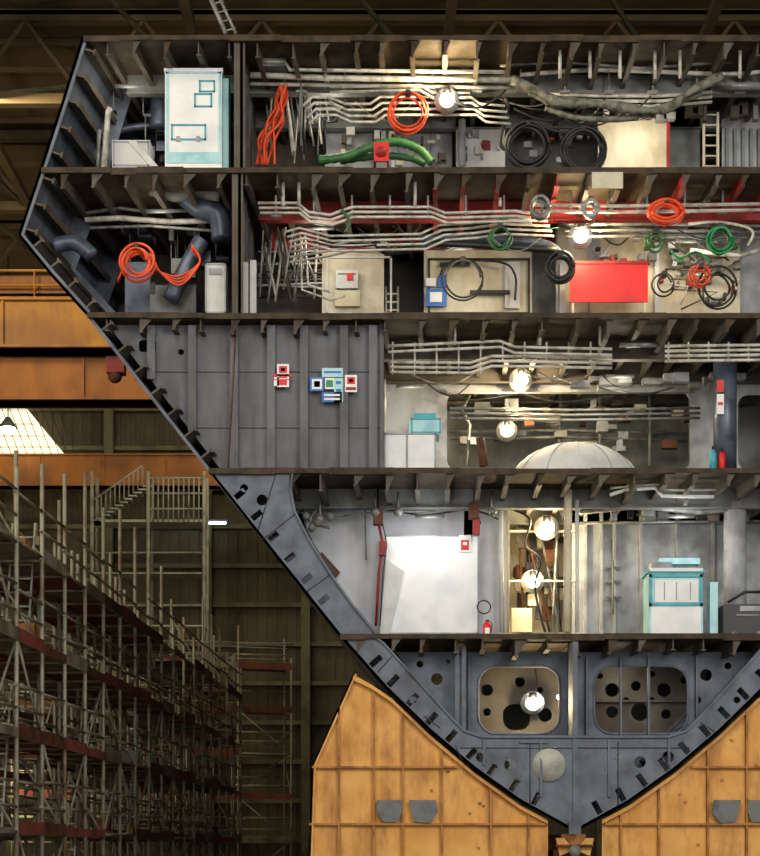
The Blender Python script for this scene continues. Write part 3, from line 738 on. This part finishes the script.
# ================================================================ CRADLE
def cradle(mir):
    g=(lambda l:[(MX(a),c) for a,c in l]) if mir else (lambda l:l)
    b=B("hull_support_cradle")
    top=[(353,676),(372,685),(392,698.5),(430,735),(475,773),(520,805),(548,820)]
    b.pplate(g([(353,674),(312,765),(306,930),(548,930)]+top[::-1][0:6]),[],.25,.06,crad)
    b.pplate(g([(353,676),(312,765),(306,930),(548,930),(548,835),(520,816),(475,786),(430,750),(392,712)]),[],5.0,.06,crad)
    sk=[(353,674),(312,765),(306,930)]
    for i in range(2):
        a,c=sk[i],sk[i+1]; b.pplate(g([a,c,(c[0]+2,c[1]),(a[0]+2,a[1])]),[],.15,5.0,crad)
        b.pplate(g([a,c,(c[0]+4,c[1]),(a[0]+4,a[1])]),[],.15,.1,crad)
    def topq(p):
        for i in range(len(top)-1):
            if top[i][0]<=p<=top[i+1][0]:
                t=(p-top[i][0])/(top[i+1][0]-top[i][0]); return top[i][1]+(top[i+1][1]-top[i][1])*t
        return 770
    for p in (338,373,402,441,490,528):
        q=topq(p) if p>353 else 706
        b.pplate(g([(p,q),(p+1.8,q+2),(p+1.8,930),(p,930)]),[],.15,.1,crad2)
    for q,p0,p1 in((766,312,458),(823,309,545),(880,307,548)): b.pplate(g([(p0,q),(p1,q),(p1,q+2.2),(p0,q+2.2)]),[],.14,.11,crad2)
    for i in range(len(top)-1):
        a,c=top[i],top[i+1]; b.pplate(g([(a[0],a[1]),(c[0],c[1]),(c[0],c[1]+4),(a[0],a[1]+4)]),[],.12,.14,crad)
    b.pplate(g([(377,800),(402,800),(402,812),(398,822),(384,822),(377,812)]),[],.1,.04,pad); b.pplate(g([(409,800),(436,800),(438,812),(430,823),(414,822)]),[],.1,.04,pad)
    for i in range(14):
        p=random.uniform(320,500); q=random.uniform(max(topq(max(p,353))+12,700),900)
        if p<350: q=random.uniform(775,900)
        b.pplate(g([(p,q),(p+random.uniform(2,5),q),(p+3,q+random.uniform(2,4)),(p,q+3)]),[],.24,.01,crad2)
    b.make()
cradle(False); cradle(True)
b=B("keel_block")
b.box(X(562),X(588),.6,3.5,0,Z(862),rust); b.box(X(556),X(594),.5,3.7,Z(862),Z(850),rust); b.box(X(563),X(587),.2,3,Z(850),Z(834),crad2)
b.pplate([(556,838),(564,838),(574,850),(560,856)],[],0,.1,crad); b.pplate([(594,838),(586,838),(576,850),(590,856)],[],0,.1,crad)
b.ptube([(556,846),(594,846)],-.1,1.5,rust,6); b.tube([P(575,851,-.3),P(575,851,0)],.12,mgray,12); b.make()
# ================================================================ SCAFFOLD
def scaffold(name,p0,p1,rows,roww,levels,H,bay,r0=.045):
    b=B(name); p0=Vector(p0);p1=Vector(p1); d=(p1-p0); Ln=d.length; d.normalize(); nrm=Vector((-d.y,d.x,0))
    n=int(Ln/bay)
    for r in range(rows):
        for i in range(n+1):
            o=p0+d*(i*bay)+nrm*(r*roww); h=H+random.uniform(-.3,1.6)
            b.tube([o,o+Vector((0,0,h))],r0,scafm,6)
            b.box(o.x-.12,o.x+.12,o.y-.12,o.y+.12,0,.02,scafm)
        for z in levels:
            for i in range(n):
                for dzz in (0,.55,1.05):
                    if dzz and random.random()<.18: continue
                    a=p0+d*(i*bay-.15)+nrm*(r*roww)+Vector((0,0,z+dzz+random.uniform(-.05,.05))); b.tube([a,a+d*(bay+.3)+Vector((0,0,random.uniform(-.05,.05)))],r0*.75,scafm,5)
        for i in range(n):
            for j,z in enumerate(levels[:-1]):
                if random.random()<.4:
                    a=p0+d*(i*bay)+nrm*(r*roww)+Vector((0,0,z)); c=a+d*bay+Vector((0,0,levels[j+1]-z))
                    if (i+j)%2: a.z,c.z=c.z,a.z
                    b.tube([a,c],.03,scafm,5)
    for i in range(n+1):
        for z in levels:
            a=p0+d*(i*bay)+Vector((0,0,z-.05)); b.tube([a,a+nrm*(roww*(rows-1))],.035,scafm,5)
            if random.random()<.3 and rows>1: b.tube([a,a+nrm*roww+Vector((0,0,2))],.03,scafm,5)
    for z in levels[1:]:
        for i in range(n):
            for r in range(rows-1):
                if random.random()<.9:
                    a=p0+d*(i*bay)+nrm*(r*roww)
                    e=[a,a+d*bay,a+d*bay+nrm*roww,a+nrm*roww]
                    m=random.choice((plank,plank2,plank2))
                    vs=[(q.x,q.y,z) for q in e]+[(q.x,q.y,z+.06) for q in e]
                    b.add(vs,[(0,1,2,3),(7,6,5,4),(0,4,5,1),(1,5,6,2),(2,6,7,3),(3,7,4,0)],m)
            for r in range(rows):
                a=p0+d*(i*bay)+nrm*(r*roww-.05); e=a+d*bay
                if random.random()<.75:
                    h=random.choice((.12,.2,.2,.26))
                    b.add([(a.x,a.y,z-.08),(e.x,e.y,z-.08),(e.x,e.y,z+h),(a.x,a.y,z+h)],[(0,1,2,3)],random.choice((plank,plank,plank2,rust)))
    return b
b=scaffold("scaffolding",(-7.6,-1,0),(-5.9,36,0),3,1.15,[0.1,2,4,6,8],9.3,2.05,.05)
for (yy,z) in((3,8),(7,2),(14,4),(20,6),(26,2),(10,6),(1,4)):
    x=-7.6+(yy+1)*.046-.3; z0=(z-2 if z>2 else 0)
    for s_ in (0,.5): b.tube([(x-s_,yy,z0),(x-s_,yy+.8,z0+2.9)],.03,stairm,5)
    for i in range(9):
        t=i/9; b.tube([(x,yy+.8*t,z0+2.9*t),(x-.5,yy+.8*t,z0+2.9*t)],.025,stairm,5)
for i in range(26):
    yy=random.uniform(0,34); zz=random.choice((2.06,4.06,6.06,8.06)); x=-7.6+(yy+1)*.046-random.uniform(.4,1.9); s_=random.uniform(.15,.5)
    b.box(x,x+s_,yy,yy+s_*1.3,zz,zz+random.uniform(.15,.6),random.choice((plank2,redm,mgray,dsteel,lgray,crad2)))
b.make()
scaffold("scaffolding",(-13.5,12,0),(-8.5,36,0),2,1.4,[0.1,2,4,6,8],8.8,2.4).make()
scaffold("scaffolding",(-16,38,0),(-3.5,42,0),2,1.3,[0.1,2,4,6,8,10],10.6,2.5).make()
b=B("access_stair_tower"); y=43.9; x0,x1=X(92,y),X(204,y); zt=Z(478,y); zm=Z(522,y)
for x in (x0,(x0+x1)/2,x1):
    for yy in (y,y+1.4): b.tube([(x,yy,0),(x,yy,zt+.3)],.09,stairm,6)
z=2.2
while z<zm: b.box(x0,x1,y,y+1.4,z,z+.08,stairm); b.tube([(x0,y,z+1),(x1,y,z+1)],.05,stairm,5); z+=2.5
b.box(x0,x1,y,y+1.4,zm,zm+.12,stairm)
for i in range(12):
    t=i/11; x=x0+(x1-x0)*.45*t; zz=zm+(zt-zm)*.8*t; b.box(x,x+.4,y,y+.8,zz,zz+.07,stairm)
    b.tube([(x,y,zz),(x,y,zz+1)],.035,stairm,5)
b.tube([(x0,y,zm+1),(x0+(x1-x0)*.45,y,zm+(zt-zm)*.8+1)],.05,stairm,5)
for i in range(12):
    x=x0+(x1-x0)*(.5+.5*i/11); b.tube([(x,y,zm),(x,y,zt)],.04,stairm,5)
for h in (.3,.65,1): b.tube([(x0+(x1-x0)*.5,y,zm+(zt-zm)*h),(x1,y,zm+(zt-zm)*h)],.05,stairm,5)
b.make()
# ================================================================ LIGHT / WORLD / CAMERA
w=bpy.data.worlds.new("World"); bpy.context.scene.world=w; w.use_nodes=True
w.node_tree.nodes["Background"].inputs[0].default_value=(1,.94,.84,1); w.node_tree.nodes["Background"].inputs[1].default_value=1.9
def area(loc,tgt,size,e,col):  # unseen area lights, added to brighten hull front, hall and scaffold
    l=bpy.data.lights.new("hall_fill_light",'AREA'); l.energy=e; l.size=size; l.color=col
    o=bpy.data.objects.new("hall_fill_light",l); o.location=loc; o.rotation_euler=(Vector(tgt)-Vector(loc)).to_track_quat('-Z','Y').to_euler(); bpy.context.scene.collection.objects.link(o)
area((-6,-26,22),(0,0,7),6,1500,(1,.93,.82))
area((12,-24,14),(2,0,5),6,1900,(1,.95,.88))
area((-14,20,26),(-10,30,0),5,1100,(1,.84,.55))
area((-4,40,26),(-8,49,8),5,500,(1,.84,.55))
area((-18,-6,22),(-8,12,6),4,2400,(1,.86,.62))
area((-18,34,3),(-10,44,29),5,900,(1,.8,.48))
sc_=bpy.context.scene
sc_.view_settings.view_transform='Standard'
cd=bpy.data.cameras.new("camera"); cam=bpy.data.objects.new("camera",cd); sc_.collection.objects.link(cam)
cam.location=(0,-D,CZ); cam.rotation_euler=(math.pi/2,0,0)
cd.sensor_fit='HORIZONTAL'; cd.sensor_width=36; cd.lens=36*F/760; cd.shift_y=(HZ-428)/760; cd.clip_end=300
sc_.camera=cam
